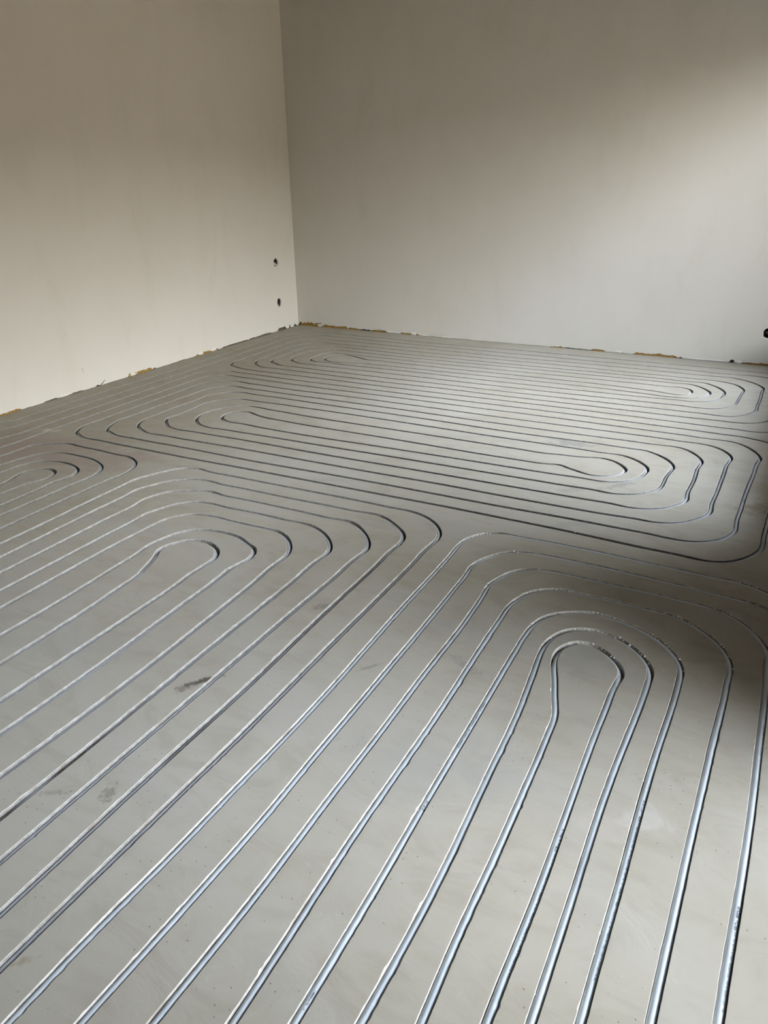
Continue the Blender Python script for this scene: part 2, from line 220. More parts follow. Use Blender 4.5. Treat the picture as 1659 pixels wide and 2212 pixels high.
# ------------------------------------------------------------------ courses of the five pipes (mm on the floor; x from left wall, y from back wall)
COURSE = {
'back': '104,-7000 104,-6439 104,-5878 104,-5317 104,-4755 104,-4194 104,-3633 104,-3072 136,-3034 146,-2853 141,-2675 139,-2540 134,-2455 136,-2181 152,-1791 145,-1544 152,-1243 143,-1111 137,-707 144,-422 192,-308 306,-221 516,-188 565,-197 1055,-215 1569,-224 1914,-198 2423,-202 2842,-202 3182,-202 3206,-194 3437,-199 3745,-204 3855,-221 3955,-303 4005,-531 3991,-840 3954,-1191 3894,-1400 3844,-1473 3801,-1508 3728,-1531 3638,-1530 3413,-1521 3366,-1520 3103,-1516 2778,-1514 2386,-1517 2112,-1521 1721,-1530 1206,-1521 891,-1526 638,-1530 525,-1512 471,-1494 418,-1468 384,-1418 364,-1348 367,-1261 368,-1054 356,-803 356,-643 406,-495 516,-433 686,-425 1168,-439 1656,-432 2002,-445 2484,-428 2886,-423 3214,-432 3366,-432 3541,-425 3630,-466 3690,-525 3728,-588 3741,-680 3732,-905 3729,-1110 3708,-1184 3655,-1263 3601,-1304 3485,-1315 3337,-1308 3063,-1315 2725,-1320 2318,-1329 2030,-1326 1621,-1333 1228,-1330 1090,-1334 934,-1327 741,-1327 671,-1302 613,-1263 582,-1197 575,-1118 566,-848 597,-734 669,-680 780,-631 1280,-660 1747,-649 2074,-646 2540,-634 2926,-627 3242,-629 3343,-628 3402,-630 3475,-685 3523,-761 3540,-830 3532,-926 3513,-992 3458,-1058 3399,-1089 3274,-1099 3022,-1109 2671,-1118 2244,-1122 1945,-1123 1629,-1117 1276,-1127 1060,-1131 965,-1131 918,-1131 875,-1124 834,-1097 812,-1026 811,-928 836,-860 904,-837 1083,-837 1493,-837 1825,-836 2139,-827 2588,-812 2963,-810 3266,-800 3311,-806 3350,-831 3365,-876 3353,-925 3323,-963 3290,-972 3174,-959 2985,-923 2617,-920 2173,-922 1866,-933 1414,-925 1177,-926 1064,-873 983,-870 935,-889 906,-909 898,-973 922,-1049 964,-1079 1007,-1086 1095,-1082 1198,-1043 1349,-1036 1646,-1033 1905,-1027 2208,-1019 2642,-1013 3004,-1017 3187,-1042 3265,-1040 3349,-1028 3419,-978 3452,-926 3463,-865 3449,-815 3402,-748 3329,-701 3238,-701 2943,-712 2562,-717 2104,-729 1784,-738 1326,-750 844,-739 736,-787 677,-858 663,-995 683,-1097 716,-1164 775,-1203 847,-1223 1026,-1231 1146,-1222 1565,-1223 1987,-1224 2281,-1226 2699,-1221 3042,-1209 3322,-1202 3372,-1209 3493,-1195 3550,-1164 3603,-1086 3622,-1017 3633,-897 3638,-747 3626,-675 3586,-603 3517,-560 3424,-539 3225,-543 2909,-541 2512,-530 2038,-545 1702,-543 1226,-553 756,-544 592,-556 503,-643 454,-766 469,-936 482,-1182 496,-1276 529,-1340 607,-1408 679,-1425 919,-1419 1145,-1422 1328,-1429 1671,-1432 2068,-1416 2353,-1426 2752,-1418 3083,-1416 3352,-1416 3399,-1414 3553,-1413 3665,-1402 3737,-1369 3793,-1306 3846,-1206 3875,-1052 3883,-807 3888,-585 3839,-406 3751,-344 3697,-321 3624,-317 3450,-338 3242,-316 3198,-316 2866,-319 2456,-323 1959,-324 1612,-328 1111,-325 634,-314 593,-317 473,-303 378,-334 283,-422 248,-517 252,-761 254,-1017 249,-1292 266,-1385 262,-1680 250,-1898 250,-2043 250,-2391 242,-2554 249,-2639 245,-2787 256,-2923 246,-3036 241,-3105 213,-3155 213,-3704 213,-4253 213,-4803 213,-5352 213,-5901 213,-6451 213,-7000',
'middle': '339,-7000 339,-6464 339,-5929 339,-5393 339,-4857 339,-4321 339,-3786 339,-3250 365,-3169 364,-3033 357,-2820 354,-2689 351,-2655 353,-2539 356,-2419 354,-2201 357,-2016 346,-1786 363,-1719 394,-1676 471,-1639 505,-1614 589,-1612 767,-1617 1024,-1630 1247,-1626 1405,-1623 1769,-1626 2154,-1622 2421,-1616 2805,-1615 3123,-1622 3381,-1627 3427,-1629 3574,-1629 3682,-1635 3753,-1657 3809,-1681 3883,-1772 3911,-1921 3896,-2138 3862,-2418 3847,-2621 3848,-2827 3829,-2934 3767,-3031 3698,-3071 3548,-3075 3388,-3064 3158,-3050 2979,-3052 2934,-3050 2748,-3042 2525,-3047 2344,-3048 2151,-3045 2098,-3048 1978,-3051 1851,-3048 1679,-3050 1607,-3052 1447,-3058 1303,-3056 1121,-3054 864,-3055 739,-3057 690,-3043 638,-3019 598,-2981 573,-2927 559,-2839 560,-2728 565,-2582 565,-2529 556,-2335 560,-2121 551,-2002 563,-1918 638,-1847 729,-1809 879,-1820 1151,-1835 1300,-1835 1394,-1824 1868,-1821 2239,-1825 2497,-1830 2862,-1826 3164,-1824 3409,-1824 3516,-1829 3596,-1858 3649,-1919 3671,-2004 3660,-2123 3654,-2299 3651,-2494 3651,-2637 3637,-2691 3600,-2753 3551,-2805 3473,-2837 3417,-2842 3308,-2849 3137,-2845 2861,-2847 2663,-2837 2497,-2839 2271,-2846 2025,-2842 1882,-2846 1702,-2842 1516,-2841 1327,-2848 1190,-2853 1044,-2858 973,-2857 911,-2836 845,-2797 809,-2755 786,-2708 775,-2626 775,-2469 781,-2317 777,-2181 789,-2137 826,-2081 846,-2045 933,-2011 1058,-2015 1386,-2019 1517,-2023 1972,-2026 2326,-2033 2575,-2046 2921,-2043 3019,-2033 3271,-2039 3315,-2048 3374,-2085 3423,-2140 3451,-2214 3451,-2328 3445,-2439 3426,-2514 3389,-2568 3334,-2607 3261,-2630 3164,-2626 3078,-2625 2782,-2627 2574,-2626 2398,-2629 2154,-2630 1950,-2636 1744,-2637 1601,-2635 1422,-2637 1273,-2649 1189,-2647 1122,-2630 1081,-2604 1035,-2556 1012,-2507 1006,-2461 1015,-2391 1034,-2340 1099,-2272 1142,-2241 1217,-2231 1273,-2234 1445,-2253 1667,-2264 2002,-2265 2425,-2269 2655,-2271 2814,-2282 2889,-2282 2981,-2265 3003,-2261 3088,-2240 3158,-2236 3216,-2262 3256,-2308 3270,-2343 3258,-2385 3233,-2425 3189,-2454 3141,-2462 3086,-2447 3046,-2424 2997,-2399 2961,-2401 2892,-2414 2708,-2420 2485,-2413 2292,-2404 2027,-2397 1806,-2398 1647,-2396 1530,-2391 1397,-2384 1317,-2366 1241,-2335 1187,-2336 1138,-2370 1127,-2419 1146,-2475 1192,-2511 1243,-2525 1355,-2528 1479,-2533 1629,-2536 1759,-2541 1889,-2535 2099,-2528 2349,-2525 2531,-2522 2744,-2521 3049,-2520 3071,-2521 3171,-2518 3234,-2507 3278,-2483 3318,-2442 3346,-2379 3354,-2293 3341,-2256 3309,-2211 3261,-2173 3193,-2150 3049,-2154 2950,-2150 2612,-2150 2372,-2144 2026,-2133 1582,-2127 1432,-2131 1161,-2125 1059,-2131 1008,-2139 951,-2177 922,-2199 895,-2245 877,-2314 885,-2418 891,-2515 878,-2598 899,-2643 944,-2692 991,-2726 1049,-2742 1179,-2746 1239,-2742 1356,-2731 1528,-2733 1718,-2735 1903,-2743 1962,-2740 2213,-2738 2448,-2735 2619,-2733 2821,-2736 3107,-2733 3253,-2735 3345,-2742 3417,-2728 3470,-2698 3503,-2666 3536,-2612 3553,-2563 3552,-2470 3552,-2308 3554,-2185 3559,-2113 3534,-2027 3475,-1952 3413,-1929 3111,-1936 2893,-1940 2536,-1939 2285,-1935 1921,-1926 1458,-1926 1141,-1928 972,-1921 834,-1913 774,-1922 738,-1947 727,-1958 685,-2027 670,-2133 671,-2295 670,-2489 662,-2646 662,-2750 691,-2840 734,-2908 768,-2925 842,-2953 1028,-2958 1204,-2948 1354,-2949 1415,-2952 1561,-2957 1742,-2958 1913,-2954 2035,-2950 2088,-2944 2287,-2945 2473,-2943 2708,-2946 2898,-2951 3163,-2941 3363,-2944 3530,-2956 3633,-2939 3705,-2883 3744,-2801 3752,-2728 3750,-2589 3752,-2463 3769,-2214 3778,-2056 3788,-1948 3775,-1886 3745,-1818 3690,-1757 3637,-1736 3548,-1729 3476,-1729 3395,-1728 3144,-1725 2832,-1716 2457,-1717 2194,-1719 1816,-1718 1331,-1723 1257,-1725 1085,-1721 839,-1715 653,-1703 557,-1713 544,-1730 482,-1781 459,-1833 453,-1918 461,-2095 462,-2235 458,-2445 458,-2649 460,-2819 466,-2992 472,-3097 477,-3252 462,-3343 462,-3865 462,-4388 462,-4910 462,-5433 462,-5955 462,-6478 462,-7000',
'left': '2795,-6850 2795,-6270 2795,-5690 2795,-5110 2797,-5023 2797,-4910 2798,-4790 2801,-4688 2804,-4552 2807,-4420 2806,-4362 2801,-4129 2802,-3924 2803,-3716 2800,-3476 2805,-3355 2787,-3272 2728,-3196 2648,-3153 2572,-3141 2468,-3142 2398,-3145 2212,-3143 1964,-3149 1842,-3150 1714,-3150 1683,-3146 1614,-3147 1559,-3141 1508,-3155 1467,-3186 1429,-3246 1400,-3313 1383,-3366 1380,-3476 1386,-3600 1395,-3763 1399,-3884 1402,-4013 1399,-4053 1399,-4572 1399,-5092 1399,-5611 1399,-6131 1399,-6650 1399,-6680 1435,-6764 1519,-6800 1839,-6800 2168,-6800 2487,-6800 2571,-6764 2607,-6680 2607,-6650 2607,-6089 2607,-5528 2607,-4968 2610,-4849 2607,-4734 2607,-4628 2608,-4497 2611,-4357 2603,-4303 2612,-4157 2604,-3950 2614,-3767 2613,-3633 2615,-3562 2612,-3512 2593,-3460 2550,-3404 2482,-3349 2419,-3329 2341,-3332 2234,-3333 2089,-3338 1978,-3336 1875,-3336 1833,-3334 1785,-3326 1734,-3339 1674,-3368 1622,-3405 1597,-3448 1578,-3510 1576,-3547 1582,-3596 1583,-3652 1585,-3714 1586,-3900 1589,-4072 1591,-4128 1590,-4197 1590,-4761 1590,-5324 1590,-5887 1590,-6450 1590,-6480 1626,-6564 1710,-6600 1901,-6600 2098,-6600 2289,-6600 2373,-6564 2409,-6480 2409,-6450 2409,-5906 2409,-5362 2409,-4818 2413,-4717 2415,-4557 2415,-4452 2415,-4337 2404,-4131 2401,-3979 2397,-3868 2390,-3784 2389,-3705 2378,-3653 2357,-3610 2320,-3566 2268,-3531 2217,-3519 2161,-3516 2114,-3517 2039,-3519 1980,-3516 1911,-3526 1865,-3541 1830,-3568 1800,-3615 1784,-3691 1777,-3776 1775,-3840 1779,-3897 1782,-4039 1789,-4348 1789,-4982 1789,-5616 1789,-6250 1789,-6280 1825,-6364 1909,-6400 1960,-6400 2012,-6400 2062,-6400 2146,-6364 2182,-6280 2182,-6250 2182,-5715 2182,-5181 2182,-4646 2181,-4552 2181,-4397 2180,-4218 2181,-4088 2178,-3940 2179,-3898 2176,-3851 2174,-3821 2165,-3784 2143,-3749 2103,-3722 2057,-3710 2016,-3717 1995,-3734 1969,-3768 1954,-3815 1969,-3874 1995,-3931 2020,-3993 2023,-4022 2034,-4141 2040,-4378 2042,-4539 2042,-5076 2042,-5613 2042,-6150 2042,-6239 2023,-6282 1981,-6300 1938,-6282 1920,-6239 1920,-6150 1920,-5582 1920,-5015 1920,-4447 1924,-4269 1905,-3967 1898,-3888 1892,-3832 1900,-3773 1917,-3709 1945,-3664 1972,-3643 1998,-3630 2062,-3618 2117,-3620 2161,-3631 2215,-3660 2239,-3668 2261,-3691 2277,-3728 2282,-3770 2274,-3820 2273,-3869 2271,-3894 2282,-4129 2287,-4265 2291,-4442 2295,-4573 2288,-4726 2288,-5268 2288,-5809 2288,-6350 2288,-6380 2252,-6464 2168,-6500 2052,-6500 1932,-6500 1815,-6500 1731,-6464 1695,-6380 1695,-6350 1695,-5832 1695,-5314 1695,-4795 1695,-4277 1692,-4083 1693,-3931 1689,-3755 1686,-3693 1689,-3611 1702,-3570 1729,-3501 1771,-3455 1798,-3439 1848,-3426 1906,-3424 1967,-3428 2046,-3426 2112,-3423 2220,-3420 2290,-3419 2352,-3434 2422,-3474 2472,-3526 2495,-3569 2504,-3617 2504,-3698 2506,-3822 2505,-4014 2506,-4149 2506,-4346 2508,-4448 2508,-4513 2514,-4534 2513,-4638 2513,-4737 2513,-4814 2512,-4895 2512,-5447 2512,-5998 2512,-6550 2512,-6580 2476,-6664 2392,-6700 2135,-6700 1870,-6700 1613,-6700 1529,-6664 1493,-6580 1493,-6550 1493,-5944 1493,-5337 1493,-4731 1493,-4124 1492,-3994 1483,-3883 1483,-3745 1477,-3607 1477,-3548 1473,-3474 1477,-3441 1493,-3398 1528,-3326 1576,-3281 1609,-3258 1652,-3243 1711,-3235 1761,-3244 1823,-3244 1908,-3242 1983,-3245 2138,-3245 2320,-3239 2477,-3229 2536,-3239 2618,-3288 2677,-3347 2698,-3428 2698,-3500 2698,-3678 2696,-3874 2700,-4052 2708,-4287 2707,-4431 2704,-4542 2702,-4691 2705,-4783 2704,-4852 2708,-4943 2707,-4960 2707,-5043 2707,-5646 2707,-6248 2707,-6850',
'right': '4098,-7000 4098,-6400 4098,-5500 4098,-4700 4098,-4100 4092,-3720 4056,-3456 3984,-3324 3875,-3219 3779,-3183 3685,-3183 3514,-3180 3409,-3169 3248,-3169 3096,-3171 3021,-3175 3004,-3173 2953,-3198 2911,-3247 2889,-3327 2897,-3497 2894,-3676 2897,-3946 2902,-4133 2904,-4314 2900,-4545 2895,-4663 2896,-4833 2889,-4882 2883,-5011 2884,-5165 2884,-5908 2884,-6650 2884,-6680 2920,-6764 3004,-6800 3249,-6800 3501,-6800 3746,-6800 3830,-6764 3866,-6680 3866,-6650 3866,-5987 3866,-5325 3866,-4662 3870,-4568 3876,-4455 3878,-4400 3884,-4267 3887,-4130 3888,-3972 3892,-3817 3891,-3655 3889,-3558 3863,-3496 3819,-3436 3752,-3391 3685,-3379 3523,-3372 3403,-3376 3275,-3371 3200,-3382 3153,-3405 3115,-3450 3099,-3492 3083,-3551 3095,-3716 3096,-3899 3091,-4047 3094,-4219 3094,-4395 3092,-4589 3096,-4798 3093,-4864 3090,-4992 3085,-5062 3085,-5756 3085,-6450 3085,-6480 3121,-6564 3205,-6600 3321,-6600 3441,-6600 3558,-6600 3642,-6564 3678,-6480 3678,-6450 3678,-5886 3678,-5322 3678,-4759 3677,-4690 3679,-4611 3680,-4513 3682,-4499 3680,-4336 3682,-4189 3687,-3991 3694,-3916 3694,-3797 3687,-3734 3655,-3675 3601,-3622 3517,-3583 3423,-3571 3360,-3597 3310,-3639 3284,-3694 3271,-3786 3275,-3916 3275,-4000 3276,-4127 3278,-4372 3281,-4606 3286,-4701 3281,-4766 3285,-4886 3283,-4961 3283,-5605 3283,-6250 3283,-6280 3319,-6364 3403,-6400 3420,-6400 3513,-6364 3549,-6280 3549,-6250 3549,-5537 3549,-4825 3545,-4734 3548,-4715 3553,-4648 3554,-4559 3549,-4402 3551,-4324 3546,-4172 3548,-3991 3549,-3926 3553,-3868 3546,-3816 3492,-3756 3440,-3736 3399,-3761 3380,-3820 3389,-3890 3414,-3966 3440,-4044 3449,-4095 3451,-4178 3452,-4279 3452,-4434 3459,-4516 3453,-4610 3454,-4744 3460,-4870 3460,-5510 3460,-6150 3460,-6257 3447,-6287 3417,-6300 3387,-6287 3374,-6257 3374,-6150 3374,-5532 3374,-4914 3379,-4828 3380,-4717 3381,-4652 3378,-4524 3368,-4322 3367,-4188 3365,-4122 3360,-4048 3349,-3955 3337,-3837 3347,-3752 3384,-3690 3445,-3663 3513,-3674 3576,-3718 3615,-3777 3623,-3833 3623,-3952 3618,-4007 3612,-4156 3608,-4295 3609,-4394 3612,-4535 3611,-4555 3610,-4652 3610,-4793 3610,-5312 3610,-5831 3610,-6350 3610,-6380 3574,-6464 3490,-6500 3433,-6500 3374,-6500 3317,-6500 3233,-6464 3197,-6380 3197,-6350 3197,-5677 3197,-5005 3197,-4944 3192,-4800 3191,-4749 3187,-4625 3188,-4423 3190,-4170 3185,-4004 3182,-3817 3179,-3675 3181,-3644 3204,-3561 3239,-3512 3304,-3477 3377,-3474 3518,-3472 3645,-3484 3714,-3526 3770,-3585 3801,-3654 3807,-3704 3803,-3771 3802,-3862 3795,-3931 3791,-4103 3786,-4251 3782,-4319 3782,-4448 3782,-4478 3777,-4570 3774,-4709 3774,-5323 3774,-5936 3774,-6550 3774,-6580 3738,-6664 3654,-6700 3472,-6700 3285,-6700 3104,-6700 3020,-6664 2984,-6580 2984,-6550 2984,-5832 2984,-5114 2991,-4998 2993,-4922 2996,-4811 2995,-4787 3002,-4682 2996,-4438 2999,-4266 2996,-4132 2998,-3948 2995,-3746 2994,-3555 2986,-3466 3017,-3370 3081,-3296 3167,-3275 3274,-3269 3431,-3274 3697,-3289 3809,-3298 3879,-3321 3960,-3516 3990,-3744 3996,-4100 3996,-4700 3996,-5500 3996,-6400 3996,-7000',
'side': '1288,-7000 1288,-6495 1288,-5990 1288,-5484 1288,-4979 1288,-4474 1288,-3969 1286,-3791 1278,-3645 1277,-3510 1288,-3387 1280,-3305 1266,-3262 1230,-3213 1180,-3180 1121,-3161 1062,-3160 902,-3156 790,-3152 719,-3157 645,-3194 586,-3248 578,-3300 573,-3362 572,-3426 572,-3931 572,-4436 572,-4940 572,-5445 572,-5950 572,-5980 608,-6064 692,-6100 785,-6100 880,-6100 973,-6100 1057,-6064 1093,-5980 1093,-5950 1093,-5418 1093,-4886 1093,-4353 1093,-3821 1095,-3734 1092,-3647 1086,-3545 1093,-3471 1074,-3417 1035,-3382 971,-3359 904,-3355 843,-3374 800,-3413 773,-3472 769,-3523 761,-3569 761,-4115 761,-4660 761,-5205 761,-5750 761,-5833 781,-5880 828,-5900 876,-5880 896,-5833 896,-5750 896,-5230 896,-4711 896,-4191 896,-3672 872,-3603 860,-3541 870,-3491 909,-3455 941,-3443 976,-3454 1004,-3488 1018,-3546 1003,-3598 985,-3709 978,-3734 978,-4263 978,-4792 978,-5321 978,-5850 978,-5880 942,-5964 858,-6000 838,-6000 819,-6000 799,-6000 715,-5964 679,-5880 679,-5850 679,-5264 679,-4679 679,-4093 679,-3508 687,-3451 698,-3395 723,-3328 767,-3283 830,-3259 910,-3259 992,-3263 1058,-3282 1128,-3321 1166,-3373 1183,-3438 1185,-3547 1180,-3645 1178,-3740 1181,-3888 1181,-4406 1181,-4925 1181,-5444 1181,-5963 1181,-6481 1181,-7000',
}
def spline(P, ds=.004):
    P = np.array(P, float); n = len(P); P = np.vstack([2*P[0]-P[1], P, 2*P[-1]-P[-2]]); o = []
    for i in range(1, n):
        p0, p1, p2, p3 = P[i-1:i+3]
        t1 = np.linalg.norm(p1-p0)**.5; t2 = t1+np.linalg.norm(p2-p1)**.5; t3 = t2+np.linalg.norm(p3-p2)**.5
        m = max(1, int(np.linalg.norm(p2-p1)/ds)); t = np.linspace(t1, t2, m, endpoint=False)[:, None]
        A1 = (t1-t)/t1*p0+t/t1*p1; A2 = (t2-t)/(t2-t1)*p1+(t-t1)/(t2-t1)*p2; A3 = (t3-t)/(t3-t2)*p2+(t-t2)/(t3-t2)*p3
        B1 = (t2-t)/t2*A1+t/t2*A2; B2 = (t3-t)/(t3-t1)*A2+(t-t1)/(t3-t1)*A3
        o.append((t2-t)/(t2-t1)*B1+(t-t1)/(t2-t1)*B2)
    o.append(P[-2][None]); return np.vstack(o)
def smooth(a, n, passes=2):
    k = np.ones(2*n+1)/(2*n+1)
    for _ in range(passes):
        p = np.concatenate([np.repeat(a[:1], n, 0), a, np.repeat(a[-1:], n, 0)])
        a = np.convolve(p, k, 'valid') if a.ndim == 1 else np.stack([np.convolve(p[:, i], k, 'valid') for i in range(a.shape[1])], 1)
    return a
rng = np.random.default_rng(11)
class Run: pass
def prepare(key):
    P = [tuple(int(v)/1000 for v in q.split(',')) for q in COURSE[key].split()]
    D = spline(P)
    seg = np.linalg.norm(np.diff(D, axis=0), axis=1); s = np.concatenate([[0], np.cumsum(seg)])
    u = np.arange(0, s[-1], .004); D = np.stack([np.interp(u, s, D[:, i]) for i in (0, 1)], 1)
    D = smooth(D, 5, 2)
    T = np.gradient(smooth(D, 10), axis=0); T /= np.linalg.norm(T, axis=1)[:, None]; dT = smooth(np.gradient(T, axis=0)/.004, 12)
    bend = smooth(np.clip((np.hypot(dT[:, 0], dT[:, 1])-.9)/.8, 0, 1), 12)[:, None]; D = D*bend+smooth(D, 26 if key == 'right' else 40, 2)*(1-bend)
    # spacing of stations: fine near the camera
    dist = np.hypot(D[:, 0]-CAM[0], D[:, 1]-CAM[1]); keep = [0]; acc = 0
    want = np.clip(.0040*np.sqrt(dist**2+1.44)*1.05, .006, .020)
    want = np.where(D[:, 1] < -5.3, .02, want)
    for i in range(1, len(D)):
        acc += .004
        if acc >= want[i]-1e-9: keep.append(i); acc = 0
    r = Run(); r.key = key
    T = np.gradient(D, axis=0); T /= np.linalg.norm(T, axis=1)[:, None]; T = smooth(T, 2); T /= np.linalg.norm(T, axis=1)[:, None]
    dT = np.gradient(T, axis=0)/.004; cv = T[:, 0]*dT[:, 1]-T[:, 1]*dT[:, 0]; cv = smooth(cv, 6)
    kk = np.array(keep); r.S = D[kk]; r.T = T[kk]; r.N = np.stack([-T[kk, 1], T[kk, 0]], 1); r.u = u[kk]; r.cv = cv[kk]; r.n = len(kk)
    n = len(D)
    def ns(cells, amp):
        m = max(4, int(n*.004/cells)); a = rng.standard_normal(m); return np.interp(np.arange(n), np.linspace(0, n-1, m), a)*amp
    def side(bias):
        w_ = (.0086 if key == 'right' else .0090)+ns(.25, .00035)+ns(.03, .00015)
        burst = np.clip(ns(.30, 1)-.1, 0, 1.2)+np.clip(ns(1.2, 1)-.3, 0, 1)
        chip = .0003+np.abs(ns(.008, .0003))+burst*np.clip(ns(.009, 1)-.3, 0, 1.8)*.0016*bias
        return w_[kk], np.clip(chip, .0003, .0032)[kk]
    r.wL, r.cL = side(1.0); r.wR, r.cR = side(1.0)
    wide = np.clip(np.abs(r.cv)-2.2, 0, 6)/6*.0080     # the router swings wide in tight bends
    sg = np.where(r.cv < 0, 1, -1)*wide/2; r.wL = r.wL+sg; r.wR = r.wR-sg; r.off = -sg; r.wide = wide
    return r
runs = [prepare(k) for k in COURSE]

# ------------------------------------------------------------------ floor with the milled channels cut out of it
V2 = [Vector((-.012, .012)), Vector((RX+.001, .012)), Vector((RX+.001, NY)), Vector((-.012, NY))]
E2 = [(0, 1), (1, 2), (2, 3), (3, 0)]; info = [(-1, 0, 0)]*4
for ri, r in enumerate(runs):
    base = len(V2); m = r.n
    L = r.S+r.N*(r.wL+r.cL)[:, None]; R_ = r.S-r.N*(r.wR+r.cR)[:, None]
    V2 += [Vector(a) for a in L.tolist()]+[Vector(a) for a in R_.tolist()]
    info += [(ri, 0, i) for i in range(m)]+[(ri, 1, i) for i in range(m)]
    E2 += [(base+i, base+i+1) for i in range(m-1)]+[(base+m+i, base+m+i+1) for i in range(m-1)]+[(base, base+m), (base+m-1, base+2*m-1)]
cv_, ce_, cf_ = delaunay_2d_cdt(V2, E2, [], 0, 1e-7, False)[:3]
lut = {(round(v.x, 6), round(v.y, 6)): info[i] for i, v in enumerate(V2)}
inf = [lut.get((round(v[0], 6), round(v[1], 6)), (-2, 0, 0)) for v in cv_]
ff = []
for f in cf_:
    a = [inf[i] for i in f]; inside = False
    for i in range(3):
        for j in range(i):
            if a[i][0] >= 0 and a[i][0] == a[j][0] and a[i][1] != a[j][1] and abs(a[i][2]-a[j][2]) < 6: inside = True
    if not inside: ff.append(tuple(f))
def up(f):
    a, b, c = (cv_[i] for i in f[:3]); return f if (b[0]-a[0])*(c[1]-a[1])-(b[1]-a[1])*(c[0]-a[0]) > 0 else f[::-1]
floor = struct(mesh_obj('floor', [(v[0], v[1], 0) for v in cv_], [up(f) for f in ff], MF))
ZT, ZB = -.0175, -.0205
PR = .0080; PZC = {'right': -.0100, 'left': -.0128, 'side': -.0135, 'middle': -.0132, 'back': -.0136}
for r in runs:
    wl = (r.wL)[:, None]; wr = (r.wR)[:, None]; cl = r.cL[:, None]; crr = r.cR[:, None]; V = []
    def row(off, z): return np.concatenate([r.S+r.N*off, np.broadcast_to(np.asarray(z, float), (r.n, 1))], 1)
    rows = [row(wl+cl, 0), row(wl, -cl*.85), row(wl-.0004, ZT), row(wl-.004, ZB), row(-wr+.004, ZB), row(-wr+.0004, ZT), row(-wr, -crr*.85), row(-wr-crr, 0)]
    A = np.stack(rows, 1).reshape(-1, 3); K = 8
    q = [(i*K+j, i*K+j+1, (i+1)*K+j+1, (i+1)*K+j) for i in range(r.n-1) for j in range(K-1)]
    g = mesh_obj('milled_groove', A.tolist(), q, MCUTD if r.key in ('middle', 'back', 'side') else MCUTM if r.key == 'left' else MCUT, floor); r.groove = g  # cut faces darkest in middle, back and side channels, mid tone in left
# crumbs of white screed left in the channels
def lump(V, F, x, y, z, s):
    b = len(V); k = 5; a0 = random.random()*6
    for h, rr in ((-.3, .8), (.35, .9)):
        for i in range(k):
            a = a0+i*2*PI/k; q = s*rr*random.uniform(.7, 1.25); V.append((x+math.cos(a)*q, y+math.sin(a)*q, z+h*s*random.uniform(.7, 1.2)))
    V.append((x, y, z+s*random.uniform(.6, .9)))
    for i in range(k):
        j = (i+1) % k; F.append((b+i, b+j, b+k+j, b+k+i)); F.append((b+k+i, b+k+j, b+2*k))
for r in runs:
    V, F = [], []
    burst = np.interp(np.arange(r.n), np.linspace(0, r.n-1, max(4, int(r.u[-1]/.25))), rng.standard_normal(max(4, int(r.u[-1]/.25))))
    for i in range(r.n):
        x, y = r.S[i]
        if y < -5.2: continue
        d = math.hypot(x-CAM[0], y-CAM[1]); p_ = (.10 if burst[i] > .35 else .012)*(1.0 if d > 1.6 else .55)
        if r.wide[i] > .002: p_ = (.85 if burst[i] > -.4 else .15) if r.key == 'right' else (.4 if burst[i] > .3 else .05)
        if random.random() > p_: continue
        lw = r.wL[i] if r.cv[i] < 0 or random.random() < .5 else r.wR[i]; sgn = 1 if lw is r.wL[i] or r.cv[i] < 0 else -1
        if r.cv[i] > 0 and r.wide[i] > .002: sgn = -1; lw = r.wR[i]
        s = random.uniform(.0010, .0024); o_ = lw-s*random.uniform(-.2, .9)
        zz = random.uniform(-.004, -.0008)
        if r.wide[i] > .002: s *= 1.9 if r.key == 'right' else 1.0; zz = random.uniform(-.008, -.0008)
        lump(V, F, x+r.N[i][0]*o_*sgn, y+r.N[i][1]*o_*sgn, zz, s)
    if V:
        o = mesh_obj('plaster_crumb', V, F, MCR, floor); o['kind'] = 'stuff'; o['label'] = 'small white crumbs of cut screed along the channel'

